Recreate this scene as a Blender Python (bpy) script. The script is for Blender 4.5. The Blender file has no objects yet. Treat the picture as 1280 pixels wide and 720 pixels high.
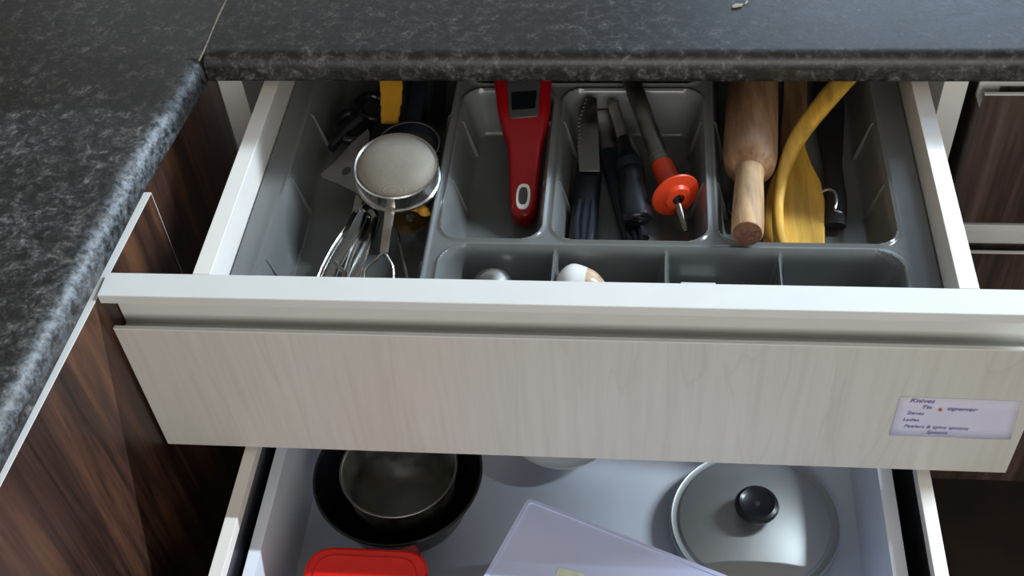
import bpy, math, random
import numpy as np
from mathutils import Vector, Matrix

random.seed(7); rng = np.random.default_rng(7)
S = bpy.context.scene
COL = S.collection

# ------------------------------------------------------------------ camera
# world: X right, Y away from the viewer, Z up; z = 0 is the top of the upper drawer
CAM = np.array([0.0535, -0.6737, 0.7181]); FPX = 1468.25
yaw, pitch, roll = -0.1544, 0.8179, -0.0936
_f = np.array([math.sin(yaw)*math.cos(pitch), math.cos(yaw)*math.cos(pitch), -math.sin(pitch)])
_r = np.array([math.cos(yaw), -math.sin(yaw), 0.0]); _u = np.cross(_r, _f)
_c, _s = math.cos(roll), math.sin(roll)
CR, CU = _c*_r + _s*_u, -_s*_r + _c*_u
cam = bpy.data.cameras.new('camera'); cam.sensor_width = 36; cam.lens = 36*FPX/1280; cam.clip_start = .01
co = bpy.data.objects.new('camera', cam); COL.objects.link(co)
co.matrix_world = Matrix(((CR[0], CU[0], -_f[0], CAM[0]), (CR[1], CU[1], -_f[1], CAM[1]), (CR[2], CU[2], -_f[2], CAM[2]), (0, 0, 0, 1)))
S.camera = co

def at(u, v, z):
    """the point of the horizontal plane z that the photograph shows at (u, v)"""
    d = CR*(u-640)/FPX - CU*(v-360)/FPX + _f
    return CAM + d*(z-CAM[2])/d[2]
def at_y(u, v, y):
    d = CR*(u-640)/FPX - CU*(v-360)/FPX + _f
    return CAM + d*(y-CAM[1])/d[1]

# ------------------------------------------------------------------ light
W = bpy.data.worlds.new('world'); S.world = W; W.use_nodes = True
bg = W.node_tree.nodes['Background']; bg.inputs[0].default_value = (1.0, .88, .70, 1); bg.inputs[1].default_value = .16
def area(name, loc, target, sx, sy, power, col):
    l = bpy.data.lights.new(name, 'AREA'); l.shape = 'RECTANGLE'; l.size = sx; l.size_y = sy; l.energy = power; l.color = col
    o = bpy.data.objects.new(name, l); COL.objects.link(o); o.location = loc
    o.rotation_euler = (Vector(loc)-Vector(target)).to_track_quat('Z', 'Y').to_euler(); return o
# ceiling tube lamp that runs along the wall at the right: narrow across, long along X
tube = area('tube_lamp', (3.7, .90, 2.7), (3.7, .02, -.1), 3.2, .030, 405, (.79, .91, 1.0))
tube.rotation_euler = (math.radians(-15), 0, 0)
area('front_fill', (0.5, -2.45, .98), (0, 0, -.1), 1.8, 1.1, 34, (1, .97, .93))  # unseen soft fill, added in front to brighten the drawer fronts
vs = S.view_settings; vs.view_transform = 'Standard'; vs.look = 'None'; vs.exposure = 0.0; vs.gamma = 1.0; vs.use_curve_mapping = False

# ------------------------------------------------------------------ materials
def _new(name):
    m = bpy.data.materials.new(name); m.use_nodes = True
    nt = m.node_tree; return m, nt, nt.nodes['Principled BSDF']
def _n(nt, t, **kw):
    n = nt.nodes.new(t)
    for k, v in kw.items(): setattr(n, k, v)
    return n
def _ramp(nt, stops):
    r = _n(nt, 'ShaderNodeValToRGB'); e = r.color_ramp.elements
    while len(e) < len(stops): e.new(.5)
    for i, (p, c) in enumerate(stops):
        e[i].position = p; e[i].color = (*c, 1) if len(c) == 3 else c
    return r
def _coords(nt, scale=(1, 1, 1), rot=(0, 0, 0)):
    g = _n(nt, 'ShaderNodeNewGeometry'); mp = _n(nt, 'ShaderNodeMapping')
    mp.inputs['Scale'].default_value = scale; mp.inputs['Rotation'].default_value = rot
    nt.links.new(g.outputs['Position'], mp.inputs['Vector']); return mp.outputs[0]
def _noise(nt, vec, sc, detail=4, rough=.55, dist=0):
    n = _n(nt, 'ShaderNodeTexNoise'); n.inputs['Scale'].default_value = sc; n.inputs['Detail'].default_value = detail
    n.inputs['Roughness'].default_value = rough; n.inputs['Distortion'].default_value = dist
    nt.links.new(vec, n.inputs['Vector']); return n.outputs['Fac']
def _mix(nt, fac, a, b, mode='MIX'):
    m = _n(nt, 'ShaderNodeMix', data_type='RGBA', blend_type=mode)
    for s, v in ((m.inputs[0], fac), (m.inputs[6], a), (m.inputs[7], b)):
        if hasattr(v, 'is_linked'): nt.links.new(v, s)
        elif isinstance(v, (int, float)): s.default_value = v
        else: s.default_value = (*v, 1)
    return m.outputs[2]
def _bump(nt, b, h, strength, dist=.001):
    n = _n(nt, 'ShaderNodeBump'); n.inputs['Strength'].default_value = strength; n.inputs['Distance'].default_value = dist
    nt.links.new(h, n.inputs['Height']); nt.links.new(n.outputs[0], b.inputs['Normal'])

def plain(name, col, rough=.45, metal=0, var=.08, scale=60, bump=0, spec=.5, coat=0, trans=0):
    m, nt, b = _new(name)
    v = _coords(nt); f = _noise(nt, v, scale)
    lo = [max(0, c*(1-var)) for c in col]; hi = [min(1, c*(1+var)) for c in col]
    r = _ramp(nt, [(.3, lo), (.7, hi)]); nt.links.new(f, r.inputs[0]); nt.links.new(r.outputs[0], b.inputs['Base Color'])
    b.inputs['Roughness'].default_value = rough; b.inputs['Metallic'].default_value = metal
    b.inputs['Specular IOR Level'].default_value = spec; b.inputs['Coat Weight'].default_value = coat
    b.inputs['Transmission Weight'].default_value = trans
    if bump: _bump(nt, b, f, bump)
    return m

def wood(name, stops, along='Z', scale=9, fine=60, rough=.4, stretch=.06, dist=1.2, bump=.05):
    m, nt, b = _new(name)
    sc = {'X': (stretch, 1, 1), 'Y': (1, stretch, 1), 'Z': (1, 1, stretch)}[along]
    v = _coords(nt, sc)
    big = _noise(nt, v, scale, 5, .6, dist); fin = _noise(nt, v, fine, 4, .6, .4)
    r = _ramp(nt, stops); nt.links.new(big, r.inputs[0])
    r2 = _ramp(nt, [(.3, (.62, .62, .62)), (.65, (1.12, 1.12, 1.12))]); nt.links.new(fin, r2.inputs[0])
    nt.links.new(_mix(nt, 1.0, r.outputs[0], r2.outputs[0], 'MULTIPLY'), b.inputs['Base Color'])
    b.inputs['Roughness'].default_value = rough
    _bump(nt, b, fin, bump)
    return m

def granite(name, worn=False):
    m, nt, b = _new(name)
    v = _coords(nt)
    big = _noise(nt, v, 16, 3, .5); mid = _noise(nt, v, 78, 5, .74, .5); fine = _noise(nt, v, 300, 3, .6)
    r = _ramp(nt, [(.34, (.006, .006, .0065)), (.48, (.022, .0215, .021)), (.58, (.075, .074, .072)), (.74, (.24, .235, .225))])
    nt.links.new(mid, r.inputs[0])
    rf = _ramp(nt, [(.42, (.55, .55, .55)), (.66, (1.5, 1.5, 1.5))]); nt.links.new(fine, rf.inputs[0])
    c = _mix(nt, 1, r.outputs[0], rf.outputs[0], 'MULTIPLY')
    rb = _ramp(nt, [(.35, (.75, .72, .70)), (.65, (1.2, 1.22, 1.25))]); nt.links.new(big, rb.inputs[0])
    c = _mix(nt, 1, c, rb.outputs[0], 'MULTIPLY')
    if worn:   # pale scuffing of the laminate along its nose
        at_ = _n(nt, 'ShaderNodeVertexColor', layer_name='wear')
        sp = _noise(nt, v, 140, 5, .7); mm = _n(nt, 'ShaderNodeMath', operation='MULTIPLY'); 
        rr = _ramp(nt, [(.42, (0, 0, 0)), (.62, (1, 1, 1))]); nt.links.new(sp, rr.inputs[0])
        nt.links.new(at_.outputs[0], mm.inputs[0]); nt.links.new(rr.outputs[0], mm.inputs[1])
        c = _mix(nt, mm.outputs[0], c, (.24, .28, .32))
    b.inputs['Specular IOR Level'].default_value = .9
    nt.links.new(c, b.inputs['Base Color'])
    rr2 = _ramp(nt, [(.3, (.40,)*3), (.7, (.6,)*3)]); nt.links.new(mid, rr2.inputs[0]); nt.links.new(rr2.outputs[0], b.inputs['Roughness'])
    _bump(nt, b, mid, .32)
    return m

def ash_front(name):
    """white-washed laminate: fine upright streaks and a few wandering grain lines"""
    m, nt, b = _new(name)
    v = _coords(nt, (1, 1, .045), (0, math.radians(-4), 0)); fin = _noise(nt, v, 120, 5, .6, .3)
    r = _ramp(nt, [(.25, (.555, .545, .50)), (.5, (.61, .60, .555)), (.75, (.645, .635, .59))]); nt.links.new(fin, r.inputs[0])
    v2 = _coords(nt, (1, 1, .16), (0, math.radians(14), 0)); n2 = _noise(nt, v2, 13, 2, .5, .9)
    r2 = _ramp(nt, [(.484, (1, 1, 1)), (.497, (.915, .91, .89)), (.502, (.985, .98, .97)), (.54, (1, 1, 1))]); nt.links.new(n2, r2.inputs[0])
    nt.links.new(_mix(nt, 1, r.outputs[0], r2.outputs[0], 'MULTIPLY'), b.inputs['Base Color'])
    b.inputs['Roughness'].default_value = .42; _bump(nt, b, fin, .03)
    return m

def sieve_mat(name):
    m, nt, b = _new(name)
    v = _coords(nt, (1, 1, 1), (0, 0, math.radians(40)))
    ck = _n(nt, 'ShaderNodeTexChecker'); ck.inputs['Scale'].default_value = 1300; nt.links.new(v, ck.inputs['Vector'])
    n = _noise(nt, v, 40)
    r = _ramp(nt, [(.3, (.22, .195, .155)), (.7, (.31, .28, .23))]); nt.links.new(n, r.inputs[0])
    nt.links.new(_mix(nt, ck.outputs[1], r.outputs[0], (.18, .16, .13)), b.inputs['Base Color'])
    b.inputs['Metallic'].default_value = .1; b.inputs['Roughness'].default_value = .6
    _bump(nt, b, ck.outputs[1], .3, .0004)
    return m

def steel_mat(name, col=(.62, .61, .59), rough=.25):
    m, nt, b = _new(name); v = _coords(nt); n = _noise(nt, v, 45, 3)
    r = _ramp(nt, [(.3, (rough*.7,)*3), (.7, (rough*1.4,)*3)]); nt.links.new(n, r.inputs[0]); nt.links.new(r.outputs[0], b.inputs['Roughness'])
    r2 = _ramp(nt, [(.3, tuple(c*.86 for c in col)), (.7, col)]); nt.links.new(n, r2.inputs[0]); nt.links.new(r2.outputs[0], b.inputs['Base Color'])
    b.inputs['Metallic'].default_value = 1
    return m

def glow(name, col, k):
    m, nt, b = _new(name); b.inputs['Base Color'].default_value = (.1, .1, .1, 1)
    b.inputs['Emission Color'].default_value = (*col, 1); b.inputs['Emission Strength'].default_value = k; return m

MAT = dict(
    granite=granite('speckled_laminate'), granite_worn=granite('speckled_laminate_worn', True),
    white=plain('white_melamine', (.80, .80, .78), .38, var=.02, scale=20),
    side=plain('drawer_side_white', (.83, .81, .77), .36, var=.02, scale=20),
    liner=plain('liner_white', (.79, .85, .95), .35, var=.02, scale=14),
    profile=plain('handle_profile', (.72, .73, .71), .33, var=.02, scale=25),
    ash=ash_front('white_washed_wood'),
    dark=wood('dark_wood_upright', [(.34, (.012, .007, .006)), (.47, (.045, .021, .015)), (.57, (.085, .038, .024)), (.70, (.165, .072, .034))], 'Z', 22, 240),
    dark2=wood('dark_wood_front', [(.30, (.030, .018, .015)), (.48, (.075, .046, .038)), (.62, (.12, .077, .064)), (.75, (.17, .115, .097))], 'Z', 26, 210),
    tray=plain('grey_tray_plastic', (.15, .158, .157), .20, var=.04, scale=30, spec=.55),
    black=plain('black_plastic', (.008, .009, .012), .28, var=.2), 
    nylon=plain('black_nylon', (.014, .014, .016), .5, var=.2),
    navy=plain('blue_black_plastic', (.012, .016, .028), .35, var=.2),
    red=plain('red_plastic', (.28, .001, .004), .30, var=.05), redlid=plain('red_lid_plastic', (.88, .008, .003), .25, var=.04),
    reddark=plain('red_box_plastic', (.22, .003, .003), .3, var=.04),
    bezel=plain('grey_bezel', (.05, .055, .055), .4), screen=plain('dark_screen', (.006, .007, .009), .12),
    orange=plain('orange_plastic', (.70, .060, .016), .35, var=.05), yellow=plain('yellow_plastic', (.72, .36, .035), .35, var=.05),
    amber=plain('dark_amber', (.05, .03, .01), .2, var=.3, scale=200),
    steel=steel_mat('polished_steel'), dull=steel_mat('dull_steel', (.36, .355, .33), .42), bright=steel_mat('bent_steel', (.40, .40, .39), .2), tube=steel_mat('grey_tube_metal', (.22, .22, .21), .45),
    alu=plain('spun_aluminium', (.60, .62, .62), .42, .88, var=.02, scale=15), bowl=steel_mat('steel_bowl_inside', (.36, .37, .34), .38),
    sieve=sieve_mat('fine_wire_mesh'),
    pin=wood('rolling_pin_wood', [(.3, (.22, .11, .055)), (.5, (.36, .20, .105)), (.7, (.47, .28, .15))], 'Y', 30, 220, .5, .08),
    pinhandle=wood('pale_handle_wood', [(.3, (.38, .23, .115)), (.5, (.52, .33, .17)), (.7, (.60, .40, .22))], 'Y', 30, 200, .5, .08),
    pinend=wood('end_grain', [(.3, (.07, .025, .012)), (.6, (.20, .085, .045))], 'Y', 160, 400, .6, 1),
    beech=wood('yellow_wood', [(.3, (.68, .37, .055)), (.5, (.78, .46, .075)), (.7, (.83, .52, .10))], 'Y', 30, 90, .42, .07),
    paper=plain('note_paper', (.66, .65, .80), .7, var=.03), ink=plain('violet_ink', (.20, .17, .40), .6), stain=plain('orange_stain', (.55, .16, .02), .6),
    tape=plain('clear_tape', (.62, .63, .56), .25, var=.03),
    cream=plain('box_lid_lavender', (.64, .70, .99), .35, var=.02, scale=12), sticker=plain('pale_green_sticker', (.80, .86, .66), .6),
    porcelain=plain('white_glaze', (.82, .81, .80), .2, var=.02), tan=plain('tan_glaze', (.55, .38, .24), .25, var=.25, scale=90),
    sealant=plain('old_sealant', (.46, .42, .34), .8, var=.35, scale=180, bump=.4), crumb=plain('bread_crumb', (.85, .80, .62), .8),
    daylight=glow('window_daylight', (.62, .80, 1.0), 6.5), sheen_glow=glow('sheen_panel_glow', (.95, .98, 1.0), 1.0),
    floor=plain('brown_floor', (.035, .026, .021), .55, var=.25, scale=12), wall=plain('pale_wall_paint', (.66, .68, .70), .7, var=.03, scale=5),
)

# ------------------------------------------------------------------ mesh helpers
class M:
    def __init__(s): s.v = []; s.f = []
    def add(s, v, f):
        o = len(s.v); s.v += [tuple(map(float, p)) for p in v]; s.f += [tuple(i+o for i in q) for q in f]; return s
    def box(s, x0, x1, y0, y1, z0, z1):
        v = [(x, y, z) for x in (x0, x1) for y in (y0, y1) for z in (z0, z1)]
        return s.add(v, [(0, 1, 3, 2), (4, 6, 7, 5), (0, 4, 5, 1), (2, 3, 7, 6), (0, 2, 6, 4), (1, 5, 7, 3)])
    def plate(s, pts, z0, z1, zf=None):
        n = len(pts); v = [(p[0], p[1], z0 if zf is None else zf(p)+z0) for p in pts] + [(p[0], p[1], z1 if zf is None else zf(p)+z1) for p in pts]
        return s.add(v, [tuple(range(n))[::-1], tuple(range(n, 2*n))] + [(i, (i+1) % n, n+(i+1) % n, n+i) for i in range(n)])
    def prism_x(s, yz, x0, x1):
        n = len(yz); v = [(x0, *p) for p in yz] + [(x1, *p) for p in yz]
        return s.add(v, [tuple(range(n)), tuple(range(n, 2*n))[::-1]] + [(i, n+i, n+(i+1) % n, (i+1) % n) for i in range(n)])
    def lathe(s, prof, c, n=48, axis=(0, 0, 1), closed=False):
        q = Vector((0, 0, 1)).rotation_difference(Vector(axis)); c = Vector(c); v = []; f = []
        rows = []
        for r, z in prof:
            if r < 1e-6: rows.append([len(v)]); v.append(c + q @ Vector((0, 0, z)))
            else:
                rows.append(list(range(len(v), len(v)+n)))
                v += [c + q @ Vector((r*math.cos(2*math.pi*k/n), r*math.sin(2*math.pi*k/n), z)) for k in range(n)]
        pairs = list(zip(rows, rows[1:])) + ([(rows[-1], rows[0])] if closed else [])
        for a, b in pairs:
            for k in range(n):
                k2 = (k+1) % n
                if len(a) == 1 and len(b) == 1: continue
                if len(a) == 1: f.append((a[0], b[k2], b[k]))
                elif len(b) == 1: f.append((a[k], a[k2], b[0]))
                else: f.append((a[k], a[k2], b[k2], b[k]))
        return s.add(v, f)
    def sweep(s, pts, w, t=None, n=14, up=(0, 0, 1), e=2.0):
        """superellipse section of half width w (across) and half height t (along up) swept on a path"""
        P = [Vector(p) for p in pts]; m = len(P)
        w = [w]*m if np.isscalar(w) else list(w); t = w if t is None else ([t]*m if np.isscalar(t) else list(t))
        v = []; f = []; up = Vector(up)
        for i, p in enumerate(P):
            tg = (P[min(i+1, m-1)] - P[max(i-1, 0)]).normalized()
            sd = tg.cross(up)
            sd = sd.normalized() if sd.length > 1e-5 else Vector((1, 0, 0)); nn = sd.cross(tg).normalized()
            for k in range(n):
                a = 2*math.pi*k/n; ca, sa = math.cos(a), math.sin(a)
                x = math.copysign(abs(ca)**(2/e), ca); y = math.copysign(abs(sa)**(2/e), sa)
                v.append(p + sd*(w[i]*x) + nn*(t[i]*y))
        for i in range(m-1):
            for k in range(n):
                k2 = (k+1) % n; f.append((i*n+k, i*n+k2, (i+1)*n+k2, (i+1)*n+k))
        f += [tuple(range(n))[::-1], tuple(range((m-1)*n, m*n))]
        return s.add(v, f)
    def torus(s, c, R, r, axis=(0, 0, 1), n=48, k=10, a0=0, a1=2*math.pi):
        if a1-a0 > 6.28:
            return s.lathe([(R+r*math.cos(2*math.pi*j/k), r*math.sin(2*math.pi*j/k)) for j in range(k)], c, n, axis, closed=True)

def spline(pts, k=8):
    P = [np.array(p, float) for p in pts]; out = []
    P = [2*P[0]-P[1]] + P + [2*P[-1]-P[-2]]
    for i in range(1, len(P)-2):
        for j in range(k):
            t = j/k; a, b, c, d = P[i-1], P[i], P[i+1], P[i+2]
            out.append(.5*(2*b + (c-a)*t + (2*a-5*b+4*c-d)*t*t + (3*b-a-3*c+d)*t**3))
    out.append(P[-2]); return out

WL = {}
def link(name, mb, mat, parent=None, bevel=0, seg=2, smooth=40, sub=0):
    v = np.array(mb.v); org = np.array([(v[:, 0].min()+v[:, 0].max())/2, (v[:, 1].min()+v[:, 1].max())/2, v[:, 2].min()])
    me = bpy.data.meshes.new(name); me.from_pydata((v-org).tolist(), [], mb.f); me.update()
    import bmesh
    b = bmesh.new(); b.from_mesh(me); bmesh.ops.recalc_face_normals(b, faces=b.faces); b.to_mesh(me); b.free()
    if mat: me.materials.append(MAT[mat] if isinstance(mat, str) else mat)
    if smooth:
        me.polygons.foreach_set('use_smooth', [True]*len(me.polygons)); me.set_sharp_from_angle(angle=math.radians(smooth))
    o = bpy.data.objects.new(name, me); COL.objects.link(o); place(o, org, parent)
    if bevel:
        md = o.modifiers.new('bevel', 'BEVEL'); md.width = bevel; md.segments = seg; md.limit_method = 'ANGLE'; md.angle_limit = math.radians(40)
    if sub:
        md = o.modifiers.new('sub', 'SUBSURF'); md.levels = md.render_levels = sub
    return o
def place(o, org, parent):
    WL[o.name] = np.array(org, float)
    if parent is not None: o.parent = parent; o.location = np.array(org)-WL[parent.name]
    else: o.location = org
def thing(name, loc, label, cat, group=None):
    o = bpy.data.objects.new(name, None); COL.objects.link(o); o.empty_display_size = .02; place(o, loc, None); return tag(o, label, cat, group)
def tag(o, label, cat, group=None):
    o['label'] = label; o['category'] = cat
    if group: o['group'] = group
    return o
def struct(name, mb, mat, **k):
    o = link(name, mb, mat, **k); o['kind'] = 'structure'; return o
def round_poly(pts, r, k=5):
    out = []; n = len(pts); P = [np.array(p[:2], float) for p in pts]
    for i in range(n):
        a, b, c = P[i-1], P[i], P[(i+1) % n]
        ri = r[i] if hasattr(r, '__len__') else r
        d1 = (a-b)/np.linalg.norm(a-b); d2 = (c-b)/np.linalg.norm(c-b)
        p1, p2 = b+d1*ri, b+d2*ri
        for j in range(k+1):
            t = j/k; out.append((1-t)**2*p1 + 2*t*(1-t)*b + t*t*p2)
    return out

# ------------------------------------------------------------------ the setting
FZ = -.83
struct('floor', M().box(-3, 3, -3.2, 1.0, FZ-.05, FZ), 'floor', smooth=0)
wb = M().box(-1.6, 3.6, 1.02, 1.12, FZ, .20).box(-1.6, 3.6, 1.02, 1.12, .62, 1.7)
for x0, x1 in ((-1.6, -1.05), (0, .16), (1.6, 3.6)): wb.box(x0, x1, 1.02, 1.12, .20, .62)
struct('wall_back', wb, 'wall', smooth=0)
# unseen block added over the worktop to throw the shade on the drawer sides
struct('shade_block', M().plate([(-1.2, .415), (2.8, .462), (2.8, 1.019), (-1.2, 1.019)], .66, 1.0), 'wall', smooth=0)
for nm, x0, x1, mt in (('window_1', .16, 1.6, 'daylight'), ('sheen_panel', -1.05, 0, 'sheen_glow')):  # the left one is an added glowing panel for sheen on the worktop
    xm = (x0+x1)/2
    win = struct(nm, M().box(x0, x0+.03, 1.05, 1.09, .20, .62).box(x1-.03, x1, 1.05, 1.09, .20, .62).box(x0+.03, x1-.03, 1.05, 1.09, .20, .23).box(x0+.03, x1-.03, 1.05, 1.09, .59, .62).box(xm-.012, xm+.012, 1.05, 1.09, .23, .59), 'white', smooth=0)
    for a_, b_ in ((x0+.03, xm-.012), (xm+.012, x1-.03)): link('pane', M().box(a_, b_, 1.065, 1.070, .23, .59), mt, win, smooth=0)

# ------------------------------------------------------------------ worktops
ZB, ZT = .004, .036
def slope(y): return -.4062 + .0497*y + .060*max(0, y-.10)          # nose of the left run, which is not quite square
def nose(n=7, r=.014):
    """section (inset from the nose, z): flat top, big upper round, small lower round"""
    p = [(r*(1-math.sin(a)), ZT-r*(1-math.cos(a))) for a in np.linspace(0, math.pi/2, n)]
    p += [(.006*(1-math.cos(a)), ZB+.006*(1-math.sin(a))) for a in np.linspace(0, math.pi/2, 5)]
    return p
N = nose()
YE = .2645
b = M().prism_x([(1.018, ZT)] + [(YE+i, z) for i, z in N] + [(1.018, ZB)], -.3845, 1.05)
top = link('worktop', b, 'granite', smooth=50)
tag(top, 'black speckled worktop above the open drawers with a rounded front edge', 'worktop')
# left run: nose follows the slant; long edge cut in short pieces so that the wear can fade
ys = list(np.linspace(-1.3, .2625, 60)); mb = M(); n = len(N)
wear = []
rows = []
for y in ys:
    cr = max(0, (y-.245)/.0175); sh = .003*cr**2         # the nose is chipped round at the inner corner
    row = [(slope(y)-i-sh+.001, y, z) for i, z in N]
    rows.append([(-1.15, y, ZT), (slope(y)-.022-.003*math.sin(y*60), y, ZT)] + row + [(-1.15, y, ZB)])
k = len(rows[0]); vv = [p for r_ in rows for p in r_]; ff = []
for i in range(len(rows)-1):
    for j in range(k):
        ff.append((i*k+j, i*k+(j+1) % k, (i+1)*k+(j+1) % k, (i+1)*k+j))
ff += [tuple(range(k)), tuple(range((len(rows)-1)*k, len(rows)*k))[::-1]]
mb.add(vv, ff)
o0 = len(mb.v); mb.box(-1.15, -.3868, .2626, 1.018, ZB, ZT)
left_top = link('worktop', mb, 'granite_worn', smooth=50)
tag(left_top, 'black speckled worktop of the left run with a scuffed pale edge', 'worktop')
ca = left_top.data.color_attributes.new('wear', 'FLOAT_COLOR', 'POINT')
w = []
for i in range(len(rows)):
    y = ys[i]
    for j in range(k):
        a = 0
        if 2 <= j < k-1:
            a = (.15, .5, .8, .95, .95, .9, .7, .4, .3, .2, .2, .2)[min(11, j-2)]
            a *= .60+.40*min(1, max(0, (y+.15)/.35))
        w.append(a)
w += [0]*(len(mb.v)-len(w))
ca.data.foreach_set('color', np.repeat(np.array(w), 4).astype(np.float32))
js = M(); pts = [(-.3857+.0005*math.sin(i*1.7)+.0013*(i/24), .2600+i*.026, ZT-.0004) for i in range(25)]
js.sweep(pts, [.0011+.0004*math.sin(i*2.3) for i in range(25)], .0011, 8)
link('joint_sealant', js, 'sealant', top)
for i, (px, py, s, a) in enumerate([(921, 9, .0030, .3), (933, 4, .0018, 1.2), (927, 6, .0012, 0)]):
    p = at(px, py, ZT); m_ = M(); m_.sweep([(p[0]-s*1.6*math.cos(a), p[1]-s*1.6*math.sin(a), ZT+s*.5), (p[0], p[1]+s*.2, ZT+s*.55), (p[0]+s*1.7*math.cos(a), p[1]+s*1.7*math.sin(a), ZT+s*.45)], [s*.5, s*.8, s*.4], [s*.45, s*.55, s*.4], 8)
    tag(link('crumb', m_, 'crumb'), ['longest of the pale crumbs on the black worktop', 'pale crumb right of the longest crumb on the black worktop', 'smallest pale crumb beside the longest one on the worktop'][i], 'crumb', 'crumbs on the worktop')

# ------------------------------------------------------------------ cabinet builders
def profile_section(yf, zt, d=.027):
    """handle profile: flat top, thin lip, concave finger channel; yf = front plane"""
    p = [(yf+d, zt), (yf+.0005, zt), (yf, zt-.0006), (yf, zt-.0098), (yf+.0012, zt-.0106)]
    p += [(yf+.0040, zt-.0118), (yf+.0190, zt-.0150), (yf+.0215, zt-.0180), (yf+.0222, zt-.0230), (yf+.0222, zt-.0600), (yf+.0040, zt-.0600), (yf+.0040, zt-.0640), (yf+d, zt-.0640)]
    return p
def front(parent, x0, x1, yf, zt, zb, mat, pmat='profile', d=.027):
    zp = zt-.0448      # the panel's top edge stands up in front of the finger channel
    link('front_panel', M().prism_x([(yf, zp), (yf+.0036, zp), (yf+.0036, zt-.0645), (yf+.020, zt-.0645), (yf+.020, zb), (yf, zb)], x0, x1), mat, parent, bevel=.0006, smooth=0)
    link('edge_strip', M().box(x0, x1, yf-.0002, yf+.0038, zp, zp+.0016), pmat, parent, bevel=.0003, smooth=0)
    link('handle_profile', M().prism_x(profile_section(yf, zt, d), x0, x1), pmat, parent, smooth=35)

# left cabinet: door face almost in line with the worktop nose
def face(y): return -.4081 + .0575*y
ZD = -.005
cab = thing('base_cabinet', (-.70, -.2, FZ), 'dark wood base cabinet under the left worktop with a white edged door', 'cabinet')
def slab(y0, y1, z0, z1, fx, th): return M().plate([(fx(y0)-th, y0), (fx(y0), y0), (fx(y1), y1), (fx(y1)-th, y1)], z0, z1)
link('body', M().box(-1.0, -.455, -1.25, .336, FZ+.10, ZB-.001), 'dark', cab, smooth=0)
link('plinth', M().box(-1.0, -.49, -1.25, .336, FZ+.0005, FZ+.098), 'dark', cab, smooth=0)
door = link('door', slab(-.60, .1085, FZ+.10, ZD-.0012, face, .019), 'dark', cab, smooth=0)
link('edge_band', slab(-.60, .1085, ZD-.0011, ZD, face, .019), 'white', door, smooth=0)
link('edge_band', M().plate([(face(.11)-.019, .1086), (face(.11), .1086), (face(.11), .1094), (face(.11)-.019, .1094)], FZ+.10, ZD), 'side', door, smooth=0)
link('filler_panel', M().plate([(-.4270, .1115), (-.4075, .1115), (-.4095, .333), (-.4285, .333)], FZ+.10, ZB-.001), 'dark', cab, smooth=0)

# the drawer cabinet
XL, XR = -.4068, .396
dc = thing('drawer_cabinet', (0, .6, FZ), 'drawer cabinet with two pale drawers pulled open below the worktop', 'cabinet')
for x0, x1 in ((-.4085, -.381), (.365, .3895)):
    link('side_panel', M().box(x0, x1, .337, .88, FZ+.10, ZB-.001), 'side', dc, bevel=.0006, smooth=0)
link('back_panel', M().box(-.381, .365, .872, .88, FZ+.10, ZB-.001), 'white', dc, smooth=0)
link('bottom_panel', M().box(-.381, .365, .337, .872, FZ+.10, FZ+.118), 'white', dc, smooth=0)
link('plinth', M().box(-.4085, .3895, .40, .415, FZ+.0005, FZ+.099), 'dark2', dc, smooth=0)
WD = .33
def side(x0, x1, y0, y1, z0, z1, parent):
    return link('side_panel', M().box(x0, x1, y0, y1, z0, z1), 'side', parent, bevel=.0006, smooth=0)
d1 = link('drawer', M().box(-WD+.016, WD-.016, .001, .47, -.096, -.0885).box(-WD+.016, WD-.016, .456, .47, -.0885, 0), 'side', dc, smooth=0)
d1['label'] = 'shallow upper drawer with a pale wood grain front'
side(-WD, -WD+.016, .0005, .47, -.112, 0, d1); side(WD-.016, WD, .0005, .47, -.112, 0, d1)
front(d1, XL, XR, -.027, 0, -.2187, 'ash')
Z2 = -.225; YF2 = -.264
d2 = link('drawer', M().box(-WD+.016, WD-.016, YF2+.028, .29, -.410, -.402).box(-WD+.016, WD-.016, .276, .29, -.402, Z2), 'white', dc, smooth=0)
d2['label'] = 'deep lower drawer with white sides and a white inner liner'
for x0, x1, b0, b1 in ((-WD, -WD+.0125, -WD+.003, -WD+.0120), (WD-.0125, WD, WD-.0120, WD-.003)):
    link('side_rail', M().box(x0, x1, YF2+.0275, .29, Z2-.013, Z2), 'side', d2, bevel=.0006, smooth=0)
    link('gap_shade', M().box(b0, b1, YF2+.0275, .29, -.41, Z2-.0132), 'black', d2, smooth=0)  # black filler standing in for the shade of the open gap below the rail
front(d2, XL, XR, YF2, Z2+.003, -.62, 'ash')
# white liner box inside the lower drawer
ZL, ZLF = -.262, -.385; lx0, lx1 = -.3120, .3045
lb = M().box(lx0, lx1, YF2+.03, .27, ZLF-.004, ZLF)
lb.box(lx0, lx0+.0115, YF2+.03, .27, ZLF, ZL).box(lx1-.0135, lx1, YF2+.03, .27, ZLF, ZL).box(lx0+.0135, lx1-.0135, .258, .27, ZLF, ZL).box(lx0+.0135, lx1-.0135, YF2+.03, YF2+.042, ZLF, ZL)
link('liner', lb, 'liner', d2, smooth=0)
link('foot_strip', M().box(lx0+.02, lx0+.05, YF2+.04, .26, -.402, ZLF-.004), 'liner', d2, smooth=0)
link('foot_strip', M().box(lx1-.05, lx1-.02, YF2+.04, .26, -.402, ZLF-.004), 'liner', d2, smooth=0)

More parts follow.
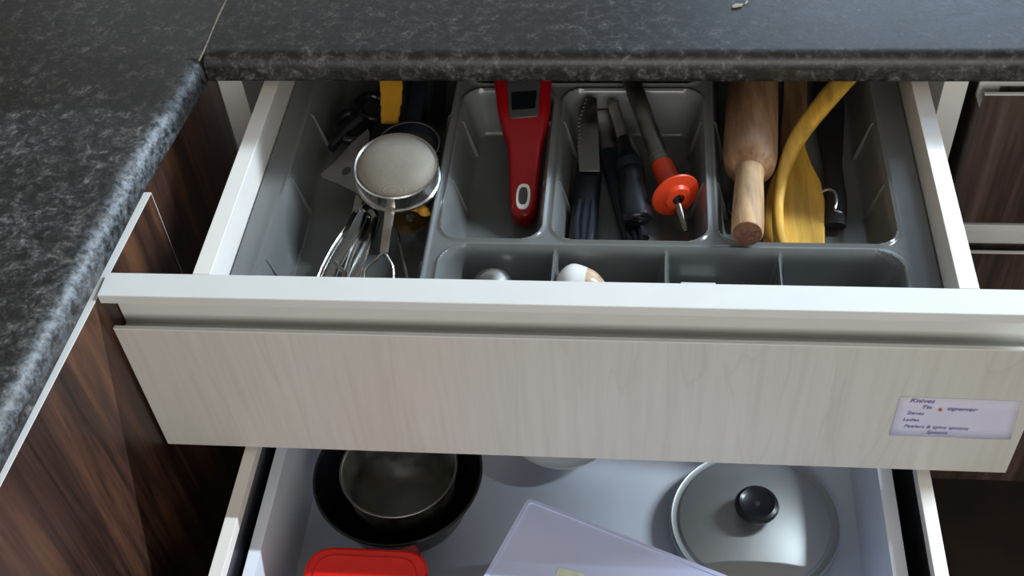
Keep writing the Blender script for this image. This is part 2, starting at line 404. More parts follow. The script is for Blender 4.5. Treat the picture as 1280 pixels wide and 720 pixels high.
# right-hand neighbour, closed
rc = thing('base_cabinet', (.72, .6, FZ), 'closed dark brown drawer cabinet at the right with pale handle strips', 'cabinet')
link('body', M().box(.402, 1.04, .338, .88, FZ+.10, ZB-.001), 'dark2', rc, smooth=0)
link('plinth', M().box(.402, 1.04, .40, .88, FZ+.0005, FZ+.099), 'dark2', rc, smooth=0)
for zt, zb in ((0, -.2225), (-.226, -.726)):
    dr = link('drawer', M().box(.42, 1.02, .3305, .3375, zb+.02, zt-.05), 'dark2', rc, smooth=0)
    front(dr, .3990, 1.04, .31, zt, zb, 'dark2')

# ------------------------------------------------------------------ cutlery tray: one moulded sheet
TX0, TX1, TY0, TY1 = -.3125, .3125, .003, .450
RZ, TFZ = -.034, -.0845
nx, ny = 420, 300
X, Y = np.meshgrid(np.linspace(TX0, TX1, nx), np.linspace(TY0, TY1, ny))
def sd(x0, x1, y0, y1, r):
    cx, cy, hx, hy = (x0+x1)/2, (y0+y1)/2, (x1-x0)/2-r, (y1-y0)/2-r
    qx, qy = np.abs(X-cx)-hx, np.abs(Y-cy)-hy
    return np.hypot(np.maximum(qx, 0), np.maximum(qy, 0)) + np.minimum(np.maximum(qx, qy), 0) - r
CY0, CY1 = .0835, .303
CY2 = .438
CELLS = [(-.2865, -.1385, .012, CY2, .022), (-.1270, -.0345, CY0, CY1, .020), (-.0235, .1165, CY0, CY1, .020), (.1265, .2830, CY0, CY2, .020), (-.1270, .1180, .314, CY2, .020)]
fx = [-.1245, -.0205, .0790, .1790, .2840]
D = np.full(X.shape, 9.0)
for c in CELLS: D = np.minimum(D, sd(*c))
F = sd(-.1235, .2840, .012, .0735, .024)
Z = np.full(X.shape, RZ)
def drop(d, draft, depth, fil=.004):
    t = np.clip(-d/draft, 0, 1); base = t - np.sin(2*math.pi*t)/(2*math.pi)*.55
    return depth*base
Z = Z + .0021*np.exp(-((D-.0014)/.0019)**2)                    # raised bead round every opening
Z = np.maximum(Z, RZ + .0021*np.exp(-((F-.0014)/.0019)**2))
Zc = RZ - drop(D, .0125, RZ-TFZ); Zf = RZ - drop(F, .014, RZ-TFZ-.004)
for xd in fx[1:4]:                                             # thin partitions of the front row
    Zf = np.maximum(Zf, np.minimum(RZ-.002, TFZ+.004 + (RZ-.004-TFZ-.004)*np.clip(1.25-np.abs(X-xd)/.0050, 0, 1)))
Z = np.where(D < 0, np.minimum(Z, np.maximum(Zc, TFZ)), Z); Z = np.where(F < 0, np.minimum(Z, Zf), Z)
tb = M(); idx = np.arange(nx*ny).reshape(ny, nx)
tb.v = np.stack([X.ravel(), Y.ravel(), Z.ravel()], 1).tolist()
tb.f = np.stack([idx[:-1, :-1], idx[:-1, 1:], idx[1:, 1:], idx[1:, :-1]], -1).reshape(-1, 4).tolist()
tray = thing('cutlery_tray', (0, .22, TFZ), 'grey moulded plastic cutlery tray filling the upper drawer', 'tray')
tbody = link('tray_body', tb, 'tray', tray, smooth=60)
md = tbody.modifiers.new('sheet', 'SOLIDIFY'); md.thickness = .0012; md.offset = -1
# little gusset ribs moulded on the cell walls
def rib(xw, y, sgn, k=.0150):
    # triangular web: from the rim down to the floor
    a = M().add([(xw-sgn*.001, y-.0011, RZ), (xw+sgn*.0030, y-.0011, RZ-.003), (xw+sgn*k, y-.0011, TFZ+.001), (xw+sgn*.004, y-.0011, TFZ+.001),
                 (xw-sgn*.001, y+.0011, RZ), (xw+sgn*.0030, y+.0011, RZ-.003), (xw+sgn*k, y+.0011, TFZ+.001), (xw+sgn*.004, y+.0011, TFZ+.001)],
                [(0, 1, 2, 3), (7, 6, 5, 4), (0, 4, 5, 1), (1, 5, 6, 2), (2, 6, 7, 3), (3, 7, 4, 0)])
    link('rib', a, 'tray', tray, bevel=.0006)
for x0, x1, y0, y1, r in CELLS:
    if y0 > .3: continue
    for yy in ((.055, .165, .265) if x0 < -.2 else (.165, .255)):
        rib(x0, yy, 1); rib(x1, yy, -1, .0050 if -.05 < x1 < 0 else .0150)

# ------------------------------------------------------------------ note on the drawer front
yn = -.0272
c = [at_y(u, v, yn) for u, v in ((1125, 495.5), (1277, 501.5), (1263, 549), (1111, 543))]
note = M(); pts = []
nu, nv = 12, 5
for j in range(nv):
    for i in range(nu):
        s, t = i/(nu-1), j/(nv-1)
        p = (c[0]*(1-s)+c[1]*s)*(1-t) + (c[3]*(1-s)+c[2]*s)*t
        pts.append((p[0], yn-.0003-.0009*abs(math.sin(5*s+1))*t, p[2]))
note.add(pts, [(j*nu+i, j*nu+i+1, (j+1)*nu+i+1, (j+1)*nu+i) for j in range(nv-1) for i in range(nu-1)])
no = link('paper_note', note, 'paper'); tag(no, 'white paper note with violet handwriting taped to the drawer front', 'note')
md = no.modifiers.new('sheet', 'SOLIDIFY'); md.thickness = .0003
def line(txt, u, v, size, sh=.25, sx=1.0):
    p = at_y(u, v, yn-.0014); cu = bpy.data.curves.new('handwriting', 'FONT'); cu.body = txt; cu.size = size; cu.shear = sh; cu.extrude = .00010
    cu.materials.append(MAT['ink']); o = bpy.data.objects.new('handwriting', cu); COL.objects.link(o)
    bpy.context.view_layer.update()
    me = bpy.data.meshes.new_from_object(o.evaluated_get(bpy.context.evaluated_depsgraph_get())); bpy.data.objects.remove(o)
    o = bpy.data.objects.new('handwriting', me); COL.objects.link(o)
    o.rotation_euler = (math.pi/2, math.radians(1.5), 0); o.scale = (sx, 1, 1); place(o, p, no)
line('Knives', 1137, 503, .0078); line('Tin', 1151, 511, .0068); line('opener', 1183, 513, .0070, .25, 1.25); line('Sieves', 1133, 518, .0060)
line('Ladles', 1128, 526, .0056); line('Peelers & spice spoons', 1129, 534, .0060); line('Spoons', 1157, 542, .0062)
p = at_y(1175, 511, yn); link('stain', M().lathe([(0, 0), (.0017, .0002), (.0016, .0009), (0, .0011)], (p[0], yn-.0009, p[2]), 14, (0, -1, 0)), 'stain', no)
for q in (((1104, 490), (1136, 491.5), (1133, 499), (1101, 497.5)), ((1222, 541), (1268, 543), (1265, 552), (1219, 550))):
    cc = [at_y(u, v, yn) for u, v in q]; tb_ = M().add([(a[0], yn-.0018, a[2]) for a in cc] + [(a[0], yn-.0020, a[2]) for a in cc], [(0, 1, 2, 3), (7, 6, 5, 4), (0, 4, 5, 1), (1, 5, 6, 2), (2, 6, 7, 3), (3, 7, 4, 0)])

# ------------------------------------------------------------------ cell 2: red thermometer
def tilted(u, v, y0, z0, k):
    """the point the photograph shows at (u, v) on the plane z = z0 + k (y - y0)"""
    d = CR*(u-640)/FPX - CU*(v-360)/FPX + _f
    t = (z0+k*(CAM[1]-y0)-CAM[2])/(d[2]-k*d[1]); return CAM+d*t
TK, TY, TZ = .305, .135, -.0625
tz = lambda p: TZ+TK*(p[1]-TY)
def tp(pts): return [tuple(tilted(u, v, TY, TZ, TK)[:2]) for u, v in pts]
pl = tp(((616, 80), (619, 112), (622, 135), (629, 160), (634, 178), (636, 215), (637, 248), (641, 263), (655, 269), (667, 263), (671, 248), (674, 215), (677, 178), (682, 158), (687, 132), (688, 112), (690, 80)))
pl = [tuple(q[:2]) for q in spline([(a, b_, 0) for a, b_ in pl], 3)]
th = thing('kitchen_thermometer', (-.06, .25, TFZ), 'red handheld thermometer with a dark display leaning on the tray rim', 'thermometer')
link('case', M().plate(pl, -.0195, 0, tz), 'red', th, bevel=.005, seg=4, smooth=35)
link('bezel', M().plate(round_poly(tp(((633, 98), (676, 98), (673, 146), (637, 149))), .004), -.001, .0012, tz), 'bezel', th, bevel=.0005)
link('screen', M().plate(round_poly(tp(((639, 117), (671, 115), (669, 137), (640, 139))), .002), .0012, .0018, tz), 'screen', th)
hc = tp([(654, 246)])[0]
ov = lambda rx, ry: [(hc[0]+rx*math.copysign(abs(math.cos(a))**.7, math.cos(a)), hc[1]+ry*math.copysign(abs(math.sin(a))**.8, math.sin(a))) for a in np.linspace(0, 2*math.pi, 28, endpoint=False)]
link('hanging_eye', M().plate(ov(.0070, .0135), -.001, .0012, tz), 'porcelain', th, bevel=.0005)
link('eye_hole', M().plate(ov(.0044, .0092), .0012, .0016, tz), 'bezel', th)

# ------------------------------------------------------------------ cell 3
g3 = 'tools in the knife compartment'
kn = thing('serrated_knife', (.0, .25, TFZ), 'black handled knife with bright serrated edge nearest the red thermometer', 'knife', g3)
P = lambda u, v, z: at(u, v, z)
G = lambda u, v, dz=0: tilted(u, v, .14, -.075+dz, .26)      # things leaning a little towards the back of their cell
bl = [G(u, v)[:2] for u, v in ((735, 121), (746, 124), (750, 215), (724, 215), (722, 180), (724, 136))]
link('blade', M().plate(bl, 0, .0012, lambda p: -.075+.26*(p[1]-.14)), 'tube', kn, bevel=.0003)
ser = M()
for i in range(13):
    t = i/12; u = 733-9*min(1, t*2.2)+0*t; v = 124+58*t; q = G(u, v, .0018)
    ser.sweep([q+np.array([-.0012, -.001, 0]), q, q+np.array([.0012, .001, 0])], [.0004, .0010, .0004], .0005, 6)
link('serration', ser, 'steel', kn)
link('handle', M().sweep(spline([P(737, 208, -.069), P(733, 245, -.070), P(729, 290, -.071), P(727, 305, -.072)], 6), [.0135]*19, .0085, 16, e=2.6), 'black', kn)
for du in (-9, 0, 9):
    link('grip_ridge', M().sweep(spline([P(733+du*.9, 250, -.0605), P(730+du, 275, -.0610), P(728+du*.8, 300, -.064)], 5), .0022, .0012, 8), 'navy', kn)

pe = thing('peeler', (.04, .2, TFZ), 'glossy black handled peeler beside the grey metal tube', 'peeler', g3)
link('handle', M().sweep(spline([P(781, 178, -.060), P(788, 205, -.054), P(791, 240, -.054), P(796, 270, -.056), P(797, 276, -.057)], 6), [.0105]*4+[.013]*8+[.0145]*8+[.0140, .0120, .0090, .005, .002], [.009]*8+[.0115]*12+[.0115, .010, .008, .005, .002], 18), 'black', pe)
link('collar', M().sweep([P(786, 204, -.0545), P(789, 214, -.0540)], .0135, .0115, 18), 'navy', pe)
link('blade', M().sweep(spline([P(782, 185, -.060), P(774, 155, -.049), P(767, 133, -.039), P(766, 126, -.036)], 5), [.006]*16, .0012, 10, e=3), 'tube', pe)
lk = thing('butter_knife', (.03, .18, TFZ), 'dark ribbed handle lying under the glossy black peeler', 'knife', g3)
link('handle', M().sweep(spline([P(764, 190, -.076), P(776, 235, -.076), P(788, 275, -.077), P(795, 300, -.078)], 6), .013, .0065, 14, e=2.6), 'navy', lk)
for du in (-10, 0, 10):
    link('grip_ridge', M().sweep(spline([P(780+du*.8, 255, -.0695), P(789+du*.8, 280, -.0695), P(794+du*.8, 300, -.071)], 5), .0020, .0012, 8), 'black', lk)
link('blade', M().sweep(spline([P(764, 192, -.076), P(757, 160, -.064), P(753, 138, -.052)], 5), [.0085]*11, .0009, 10, e=3), 'tube', lk)

gl = thing('gas_lighter', (.07, .2, TFZ), 'grey metal tube tool with orange collar and round orange guard', 'gas lighter', g3)
a0, a1, a2, a3 = P(789, 100, -.018), P(828, 207, -.050), P(843, 243, -.053), P(857, 287, -.066)
axis = a2-a1; axis /= np.linalg.norm(axis)
link('tube', M().sweep([a0+np.array([-.014, .09, .004]), a0, a0*.5+a1*.5, a1], .0092, None, 20), 'tube', gl)
for t in (.90, .95):
    q = a0+(a1-a0)*t; link('band', M().sweep([q-axis*.001, q+axis*.001], .0097, None, 20), 'dull', gl)
link('collar', M().sweep([a1-axis*.001, a1+axis*.004, a1+axis*.018, a2], [.0105, .0108, .0112, .0118], None, 20), 'orange', gl)
fa = Vector((axis[0]+.55, axis[1]-.15, axis[2]+.45)).normalized()
fa = (Vector(axis) + Vector((.12, 0, .10))).normalized()
fc = Vector(at(844, 243, -.0475))
link('guard', M().lathe([(.008, -.002), (.0226, -.0012), (.0242, .0005), (.0234, .0022), (.014, .0035), (.012, .0075), (.006, .008)], fc, 40, fa), 'orange', gl)
link('nozzle', M().sweep([a2, a2*.4+a3*.6, a3], [.0050, .0044, .0036], None, 14), 'dull', gl)
link('tip', M().sweep([a3, a3+(a3-a2)*.05], .0026, None, 12), 'steel', gl)

# ------------------------------------------------------------------ cell 4
rp = thing('rolling_pin', (.165, .25, TFZ), 'brown wooden rolling pin with its handle on the tray divider', 'rolling pin')
e0 = np.array([.1497, .0770, -.0165]); e1 = P(937, 213, -.028); ax = e1-e0; ax /= np.linalg.norm(ax)
L = lambda s: e0+ax*s
s1 = np.linalg.norm(e1-e0)
link('handle', M().sweep([L(.0004), L(.002), L(.02), L(s1*.6), L(s1*.85), L(s1+.01)], [.0130, .0142, .0146, .0138, .0130, .0150], None, 28), 'pinhandle', rp)
link('handle_end', M().sweep([L(-.0006), L(.0006)], .0128, None, 28), 'pinend', rp)
link('barrel', M().sweep([L(s1-.004), L(s1+.001), L(s1+.008), L(s1+.018), L(s1+.03), L(s1+.06), L(s1+.12), L(s1+.175), L(s1+.20), L(s1+.212)], [.0135, .0185, .0235, .0252, .0259, .0261, .0263, .0260, .0248, .015], None, 36), 'pin', rp)

g4 = 'utensils beside the rolling pin'
ws = thing('wooden_spoon', (.2, .3, TFZ), 'dark brown wooden handle between the rolling pin and the curved spatula', 'spoon', g4)
link('handle', M().sweep(spline([P(994, 80, -.066), P(994, 108, -.066), P(992, 150, -.066), P(985, 192, -.067)], 6), [.0125]*13+[.0120, .0115, .0110, .0100, .0085, .0060], .0045, 16, e=3), 'pin', ws)
sp = thing('wooden_turner', (.2, .25, TFZ), 'flat yellow wooden turner lying right of the rolling pin', 'spatula', g4)
ol = [P(u, v, -.076) for u, v in ((983, 95), (984, 150), (984, 185), (974, 205), (962, 228), (956, 250), (954, 300), (954, 318), (1031, 318), (1031, 298), (1031, 252), (1026, 228), (1014, 205), (1007, 185), (1003, 150), (1003, 95))]
ol = [(p[0], p[1]) for p in ol]
ol = [(ol[0][0]+.002, .42)] + ol + [(ol[-1][0]-.003, .42)]
link('blade', M().plate(ol, -.0800, -.0745), 'beech', sp, bevel=.0015, seg=3)
cs = thing('curved_spatula', (.2, .25, TFZ), 'yellow curved wooden spatula standing on edge over the flat turner', 'spatula', g4)
pth = spline([P(1085, 70, -.022), P(1048, 108, -.026), P(1024, 136, -.032), P(1002, 165, -.040), P(986, 195, -.047), P(976, 230, -.052), P(972, 265, -.057), P(975, 300, -.062), P(982, 318, -.064)], 6)
nn = len(pth); link('blade', M().sweep(pth, [.0105-.0053*min(1, max(0, (i-8)/26)) for i in range(nn)], [.0035+.0060*min(1, i/26) for i in range(nn)], 14, e=3.2), 'beech', cs)
ns = thing('nylon_spoon', (.25, .25, TFZ), 'black nylon spoon with a steel hanging hook by the tray end', 'spoon', g4)
link('handle', M().sweep(spline([P(1036, 92, -.072), P(1037, 150, -.074), P(1041, 210, -.076), P(1046, 250, -.0745), P(1045, 282, -.0740)], 6), [.0155]*6+[.0150, .014, .013, .012, .011]+[.0095]*14, .0040, 16, e=2.6), 'nylon', ns)
link('hook', M().sweep(spline([P(1026, 240, -.066), P(1036, 237, -.062), P(1044, 241, -.060), P(1046, 252, -.060), P(1044, 262, -.062), P(1052, 266, -.064)], 6), .0013, None, 8), 'steel', ns)
bs = thing('nylon_ladle', (.14, .3, TFZ), 'dark ladle rim peeping out under the rolling pin handle', 'ladle', g4)
link('bowl', M().lathe([(0, 0), (.009, .001), (.0125, .005), (.0146, .013), (.0155, .013), (.0133, .004), (.009, -.0005), (0, -.0015)], (.1548, .165, -.0810), 36), 'nylon', bs)
link('handle', M().sweep(spline([(.1548, .180, -.070), (.1552, .23, -.0765), (.156, .27, -.0790)], 5), .004, .0022, 10), 'nylon', bs)

# ------------------------------------------------------------------ cell A, the wide one
gA = 'utensils in the wide left compartment'
st = thing('tea_strainer', (-.18, .15, TFZ), 'round steel tea strainer with domed mesh and a wire handle', 'strainer', gA)
SA = Vector((.05, -.16, 1)).normalized(); sc0 = Vector(P(495, 206, -.0045)); base = sc0 - SA*.021
link('rim', M().lathe([(.0372, .0205), (.0392, .0215), (.0402, .0200), (.0396, .0185), (.0392, .0030), (.0408, .0018), (.0412, 0), (.0400, -.0012), (.0380, 0), (.0376, .003), (.0378, .018)], base, 64, SA, closed=True), 'steel', st)
link('mesh_dome', M().lathe([(.0378, .0185)] + [(.0372*math.cos(a), .0185+.0150*math.sin(a)) for a in np.linspace(.05, math.pi/2-.001, 12)] + [(0, .0335)], base, 56, SA), 'sieve', st)
h0 = P(488, 261, -.027); h1 = P(484, 288, -.034); h2 = P(480, 316, -.043)
link('handle', M().sweep([h0+(h0-h1)*.12, h0, h1, h2], [.0052, .0050, .0044, .0042], .0013, 12, e=3.5), 'steel', st)
for pp in (((480, 314, -.043), (470, 325, -.046), (458, 336, -.050), (455, 348, -.054), (455, 362, -.058)), ((480, 314, -.043), (486, 324, -.046), (491, 334, -.050), (492, 348, -.054), (491, 362, -.058))):
    link('wire', M().sweep(spline([P(*q) for q in pp], 6), .0014, None, 8), 'steel', st)
link('rivet', M().lathe([(0, .0008), (.0012, .0004), (.0014, -.001)], P(486, 255, -.022), 10, (0, -1, .3)), 'steel', st)

ld = thing('black_ladle', (-.16, .2, TFZ), 'dark ladle bowl showing behind the steel tea strainer', 'ladle', gA)
lc = P(510, 181, -.038); lz = -.052
link('bowl', M().lathe([(.0315, 0), (.0322, -.0005), (.030, -.011), (.0215, -.019), (0, -.0225), (0, -.021), (.021, -.0175), (.0288, -.0105)], lc, 48, (0, -.10, 1), closed=False), 'navy', ld)
link('rim', M().torus(lc, .0317, .0011, (0, -.10, 1)), 'tube', ld)
link('handle', M().sweep(spline([lc+np.array([.0, .034, 0]), lc+np.array([.0, .07, .005]), lc+np.array([.0, .13, .010])], 5), .008, .003, 12, e=3), 'navy', ld)

sv = thing('metal_server', (-.23, .16, TFZ), 'dull grey triangular metal server with a hole left of strainer', 'server', gA)
def ring_plate(outer, hole, z0, z1, zf):
    m_ = M(); n = len(outer); h = len(hole)
    import mathutils.geometry as mg
    tris = mg.tessellate_polygon([[Vector((p[0], p[1], 0)) for p in outer], [Vector((p[0], p[1], 0)) for p in hole]])
    al = list(outer)+list(hole); N_ = len(al)
    v = [(p[0], p[1], zf(p)+z0) for p in al] + [(p[0], p[1], zf(p)+z1) for p in al]
    f = [t for t in tris] + [tuple(i+N_ for i in t[::-1]) for t in tris]
    f += [(i, (i+1) % n, N_+(i+1) % n, N_+i) for i in range(n)] + [(n+i, n+(i+1) % h, N_+n+(i+1) % h, N_+n+i) for i in range(h)]
    return m_.add(v, f)
o_ = [P(u, v, -.045)[:2] for u, v in ((399, 212), (415, 203), (440, 184), (462, 171), (464, 176), (461, 200), (458, 232), (452, 246), (440, 238), (418, 225), (402, 217))]
hc_ = P(433, 214, -.045); hl = [(hc_[0]+.0050*math.cos(a), hc_[1]+.0060*math.sin(a)) for a in np.linspace(0, 2*math.pi, 14, endpoint=False)]
link('blade', ring_plate(o_, hl, -.0006, .0006, lambda p: -.045+.25*(p[0]-hc_[0])+.12*(p[1]-hc_[1])), 'dull', sv, smooth=0)
link('shank', M().sweep(spline([P(452, 235, -.047), P(446, 262, -.056), P(438, 300, -.062)], 6), .0045, .0011, 10, e=3), 'dull', sv)

tg = thing('tongs', (-.2, .08, TFZ), 'shiny steel tongs lying in front below the tea strainer', 'tongs', gA)
link('spring', M().sweep(spline([P(452, 268, -.052), P(456, 262, -.053), P(463, 264, -.056), P(468, 272, -.058)], 6), .0055, .0010, 10, up=(0, -.6, .8), e=3), 'bright', tg)
for pp, w_ in ((((453, 266, -.050), (441, 290, -.052), (426, 315, -.056), (414, 338, -.060), (404, 362, -.064)), .0085), (((468, 272, -.058), (460, 294, -.060), (450, 318, -.063), (442, 342, -.066), (437, 362, -.069)), .0080)):
    q = spline([P(*x) for x in pp], 6); m_ = M(); nq = len(q)
    # channel section: a folded strip
    for dx, up in ((0, (0, 0, 1)), (-.006, (1, 0, .5)), (.006, (-1, 0, .5))):
        m_.sweep([p+np.array([dx, 0, -.002 if dx else 0]) for p in q], [w_*.55*(1+.5*math.sin(3*i/nq)) for i in range(nq)], .0007, 10, up=up, e=3)
    link('arm', m_, 'bright', tg)
link('scalloped_tip', M().sweep(spline([P(418, 326, -.051), P(424, 334, -.051), P(430, 341, -.053), P(428, 352, -.056)], 6), .0022, .0014, 8), 'bright', tg)
sk = thing('skewer', (-.165, .05, TFZ), 'thin steel rod right of the strainer wire handle', 'skewer', gA)
link('rod', M().sweep([P(492, 270, -.070), P(500, 305, -.072), P(509, 348, -.075), P(512, 362, -.077)], .0016, None, 8), 'dull', sk)
link('eye', M().torus(P(491, 262, -.070), .0032, .0010, (0, 0, 1), 20, 8), 'dull', sk)

pc = thing('pizza_cutter', (-.14, .12, TFZ), 'pizza cutter with dark wheel and yellow guard right of strainer', 'pizza cutter', gA)
wc = P(513, 273, -.056)
link('wheel', M().lathe([(0, .0012), (.014, .0010), (.0175, .0002), (.014, -.0010), (0, -.0012)], wc, 40, (.05, -.25, 1)), 'amber', pc)
link('guard', M().sweep(spline([P(508, 259, -.054), P(516, 258, -.050), P(526, 261, -.048), P(531, 265, -.045), P(536, 264, -.045)], 6), [.003]+[.0055]*23+[.003], .0035, 12), 'yellow', pc)
link('hub', M().lathe([(0, .004), (.004, .0035), (.0045, 0)], wc, 16, (.05, -.25, 1)), 'dull', pc)
link('handle', M().sweep(spline([P(522, 255, -.060), P(522, 225, -.076), P(524, 165, -.0795)], 5), .007, .0035, 12), 'black', pc)

ys_ = thing('yellow_spatula', (-.18, .3, TFZ), 'yellow flat handled spatula standing up behind the strainer', 'spatula', gA)
link('handle', M().sweep(spline([P(486, 82, -.018), P(489, 105, -.022), P(489, 125, -.027), P(488, 140, -.030), P(487, 153, -.033)], 6), [.0120]*9+[.0112]*6+[.0100]*6+[.009]*4, .0022, 12, e=3.4), 'yellow', ys_)
bt = thing('black_scissors', (-.23, .25, TFZ), 'glossy black looped scissors at the back of wide compartment', 'scissors', gA)
for c_, ax_, rr in ((P(440, 158, -.056), (.15, -.3, 1), .0165), (P(466, 134, -.052), (.25, -.2, 1), .0155)):
    link('finger_loop', M().torus(c_, rr, .0055, ax_, 36, 12), 'black', bt)
link('shank', M().sweep(spline([P(448, 145, -.050), P(428, 165, -.056), P(414, 186, -.060)], 5), [.0095, .0095, .009, .009, .0085, .008, .0075, .007, .006, .005, .004], .006, 12), 'black', bt)
link('shank', M().sweep(spline([P(472, 122, -.046), P(478, 114, -.042), P(487, 100, -.040)], 5), .0075, .0045, 12), 'black', bt)
for i, (u0, u1, lab) in enumerate(((519, 522, 'wide dark utensil handle at the back right of yellow spatula'), (549, 547, 'narrow dark utensil handle beside the tray divider at back'))):
    hd = thing('utensil', (at(u0, 130, -.06)[0], at(u0, 130, -.06)[1], TFZ), lab, 'utensil', gA)
    link('handle', M().sweep(spline([P(u0, 80, -.045), P(u0+1, 110, -.052), P((u0+u1)/2, 130, -.058), P(u1, 145, -.062)], 6), [.0105, .0070][i], .005, 14, e=2.8), 'navy' if i == 0 else 'black', hd)
    link('end_cap', M().sweep([P(u1, 142, -.0615), P(u1, 152, -.064)], [.0112, .0076][i], .0055, 14, e=2.8), 'black', hd)

# ------------------------------------------------------------------ front row of the tray
gF = 'small things in the front row of the tray'
q = at_y(615, 347, .045); ms = thing('measuring_spoon', (q[0], .045, TFZ), 'dark grey upturned spoon bowl in the front left tray cell', 'spoon', gF)
link('bowl', M().lathe([(.0200, -.012), (.0196, -.005), (.016, .004), (.009, .0095), (0, .011)], (q[0], .041, q[2]-.004), 36), 'dull', ms)
link('stem', M().sweep([(q[0]-.018, .036, q[2]-.0155), (q[0]-.036, .034, q[2]-.0165)], .004, .001, 10), 'dull', ms)
q = at_y(716, 343, .040); sh_ = thing('seashell', (q[0], .04, TFZ), 'glossy white shell with tan end in the tray front row', 'shell', gF)
link('shell', M().sweep([(q[0]-.015+i*.0038, .042-.0004*i, q[2]-.010) for i in range(8)], [.002, .010, .015, .0175, .018, .0175, .0165, .015], [.002, .009, .0125, .0140, .0145, .0140, .0132, .0125], 22), 'porcelain', sh_)
link('tan_end', M().sweep([(q[0]+.0116+i*.0036, .0392-.0004*i, q[2]-.0105) for i in range(6)], [.0152, .0140, .0120, .0092, .0055, .001], [.0127, .0118, .0104, .0080, .0048, .001], 22), 'tan', sh_)
q = at_y(874, 352, .055); tag(link('paper_slip', M().box(q[0]-.016, q[0]+.015, .030, .060, q[2]-.0072, q[2]-.0064), 'porcelain', bevel=.0002), 'small white flat slip in the third front tray cell', 'slip', gF)

# ------------------------------------------------------------------ inside the lower drawer
pan = thing('black_pan', (-.1905, .004, ZLF), 'round black pan with a steel bowl inside it', 'pan')
pcx, pcy = -.1905, .004; h = -.300-ZLF
link('body', M().lathe([(0, .0012), (.040, .0012), (.052, .006), (.070, .035), (.0855, h-.003), (.0885, h), (.0870, h+.0012), (.0838, h-.003), (.068, .035), (.050, .0085), (.040, .0040), (0, .0040)], (pcx, pcy, ZLF), 72), 'black', pan)
link('rolled_rim', M().torus((pcx, pcy, ZLF+h), .0875, .0017, n=72), 'nylon', pan)
bw = thing('steel_bowl', (-.19, .009, ZLF+.02), 'small dull steel bowl sitting in the black pan', 'bowl')
zb0 = -.375
link('body', M().lathe([(0, 0), (.034, 0), (.046, .012), (.056, .040), (.0605, .076), (.0618, .0775), (.0605, .0785), (.0590, .0765), (.0545, .041), (.0445, .0135), (.033, .0018), (0, .0015)], (-.190, .0085, zb0), 72), 'bowl', bw)
link('rim', M().torus((-.190, .0085, zb0+.0778), .0612, .0011, n=72), 'dull', bw)

lidt = thing('pot_lid', (.1815, .003, ZLF), 'round aluminium pot lid with a black knob', 'lid')
lc_ = (.1815, .003, ZLF)
link('disc', M().lathe([(.0845, .004), (.0878, .006), (.0885, .012), (.0880, .0190), (.0862, .0205), (.0845, .0198), (.0795, .0196), (.0775, .0228), (.060, .0275), (.030, .0325), (0, .0345), (0, .0330), (.030, .031), (.060, .026), (.078, .021), (.0838, .0175), (.0862, .015), (.0862, .007)], lc_, 96, closed=True), 'alu', lidt)
kz = ZLF+.0340
kn_ = link('knob', M().lathe([(.0130, 0), (.0135, .004), (.0175, .009), (.0218, .0125), (.0228, .0160), (.0214, .0195), (.0180, .0212), (.0164, .0203), (.0142, .0190), (0, .0188)], (.1815, .003, kz), 48), 'black', lidt)
link('screw', M().lathe([(0, .0008), (.003, .0006), (.0034, 0)], (.1815, .003, kz+.0188), 16), 'nylon', kn_)

wp = thing('white_bowl', (-.026, .119, ZLF), 'shallow white bowl mostly hidden behind the pale drawer front', 'bowl')
link('body', M().lathe([(0, .001), (.036, .001), (.040, .004), (.060, .020), (.0645, .0255), (.0650, .0268), (.0635, .0268), (.058, .0215), (.039, .0065), (0, .004)], (-.026, .119, ZLF), 64), 'porcelain', wp)
link('foot', M().torus((-.026, .119, ZLF+.0022), .037, .0018, n=48), 'porcelain', wp)

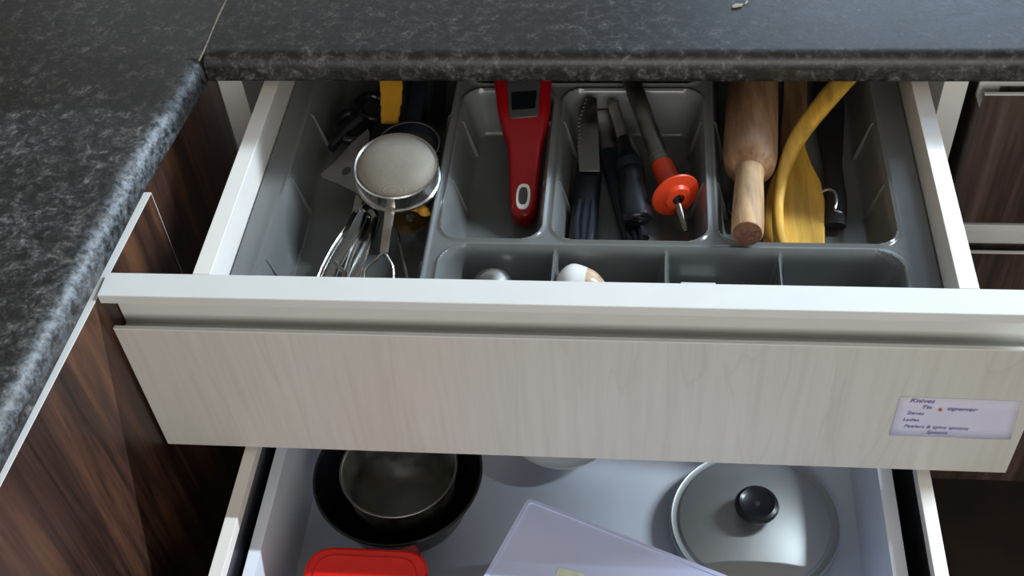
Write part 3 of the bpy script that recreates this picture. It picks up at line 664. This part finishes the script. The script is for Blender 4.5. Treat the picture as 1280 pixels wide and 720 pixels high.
bx = thing('storage_box', (.03, -.10, ZLF), 'pale lavender plastic box lying turned, with a green sticker', 'box')
zt_ = -.278; A = at(660, 621, zt_)[:2]; e1_ = at(605, 718, zt_)[:2]-A; e2_ = at(925, 718, zt_)[:2]-A
e1_ /= np.linalg.norm(e1_); e2_ = np.array([-e1_[1], e1_[0]]) if (-e1_[1]*e2_[0]+e1_[0]*e2_[1]) > 0 else np.array([e1_[1], -e1_[0]])
LW, LH = .104, .222
cr = lambda a, b_: A+e1_*a+e2_*b_
q4 = lambda i: [cr(i, i), cr(LW-i, i), cr(LW-i, LH-i), cr(i, LH-i)]
body = M().plate(round_poly(q4(.004), .006), ZLF+.001, zt_-.010); link('body', body, 'cream', bx, bevel=.002)
link('lid', M().plate(round_poly(q4(0), .006), zt_-.0105, zt_-.0012), 'cream', bx, bevel=.0022, seg=3)
rim_o, rim_i = round_poly(q4(.0006), .006), round_poly(q4(.0042), .004)
nR = len(rim_o); rm = M().add([(p[0], p[1], zt_-.0015) for p in rim_o]+[(p[0], p[1], zt_) for p in rim_o]+[(p[0], p[1], zt_) for p in rim_i]+[(p[0], p[1], zt_-.0015) for p in rim_i],
    [(i+a*nR, (i+1) % nR+a*nR, (i+1) % nR+((a+1) % 4)*nR, i+((a+1) % 4)*nR) for a in range(4) for i in range(nR)])
link('lid_rim', rm, 'cream', bx, smooth=50)
stk = [at(u, v, zt_)[:2] for u, v in ((698, 709), (730, 716), (722, 738), (690, 731))]
link('sticker', M().plate(stk, zt_-.0012, zt_-.0006), 'sticker', bx)

rb = thing('food_container', (-.195, -.15, ZLF), 'red plastic container with a glossy rounded lid', 'container')
zr = -.285; pL, pR = at(378, 716, zr), at(534, 716, zr); ytop = at(455, 683, zr)[1]
rc4 = lambda i: [(pL[0]+i, ytop-i), (pL[0]+i, -.200+i), (pR[0]-i, -.200+i), (pR[0]-i, ytop-i)]
def rp4(i, r): return round_poly([rc4(i)[k] for k in (0, 1, 2, 3)], r, 8)
link('body', M().plate(rp4(.006, .022), ZLF+.001, zr-.016), 'reddark', rb, bevel=.003)
link('lid', M().plate(rp4(0, .028), zr-.016, zr-.0015), 'redlid', rb, bevel=.004, seg=4)
link('lid_panel', M().plate(rp4(.010, .022), zr-.002, zr+.0004), 'redlid', rb, bevel=.0014, seg=3)
tq = [at(u, v, zr-.008)[:2] for u, v in ((492, 690), (520, 681), (526, 692), (520, 704), (495, 704))]
link('latch', M().plate(round_poly(tq, .0015), zr-.012, zr-.006), 'reddark', rb, bevel=.001)
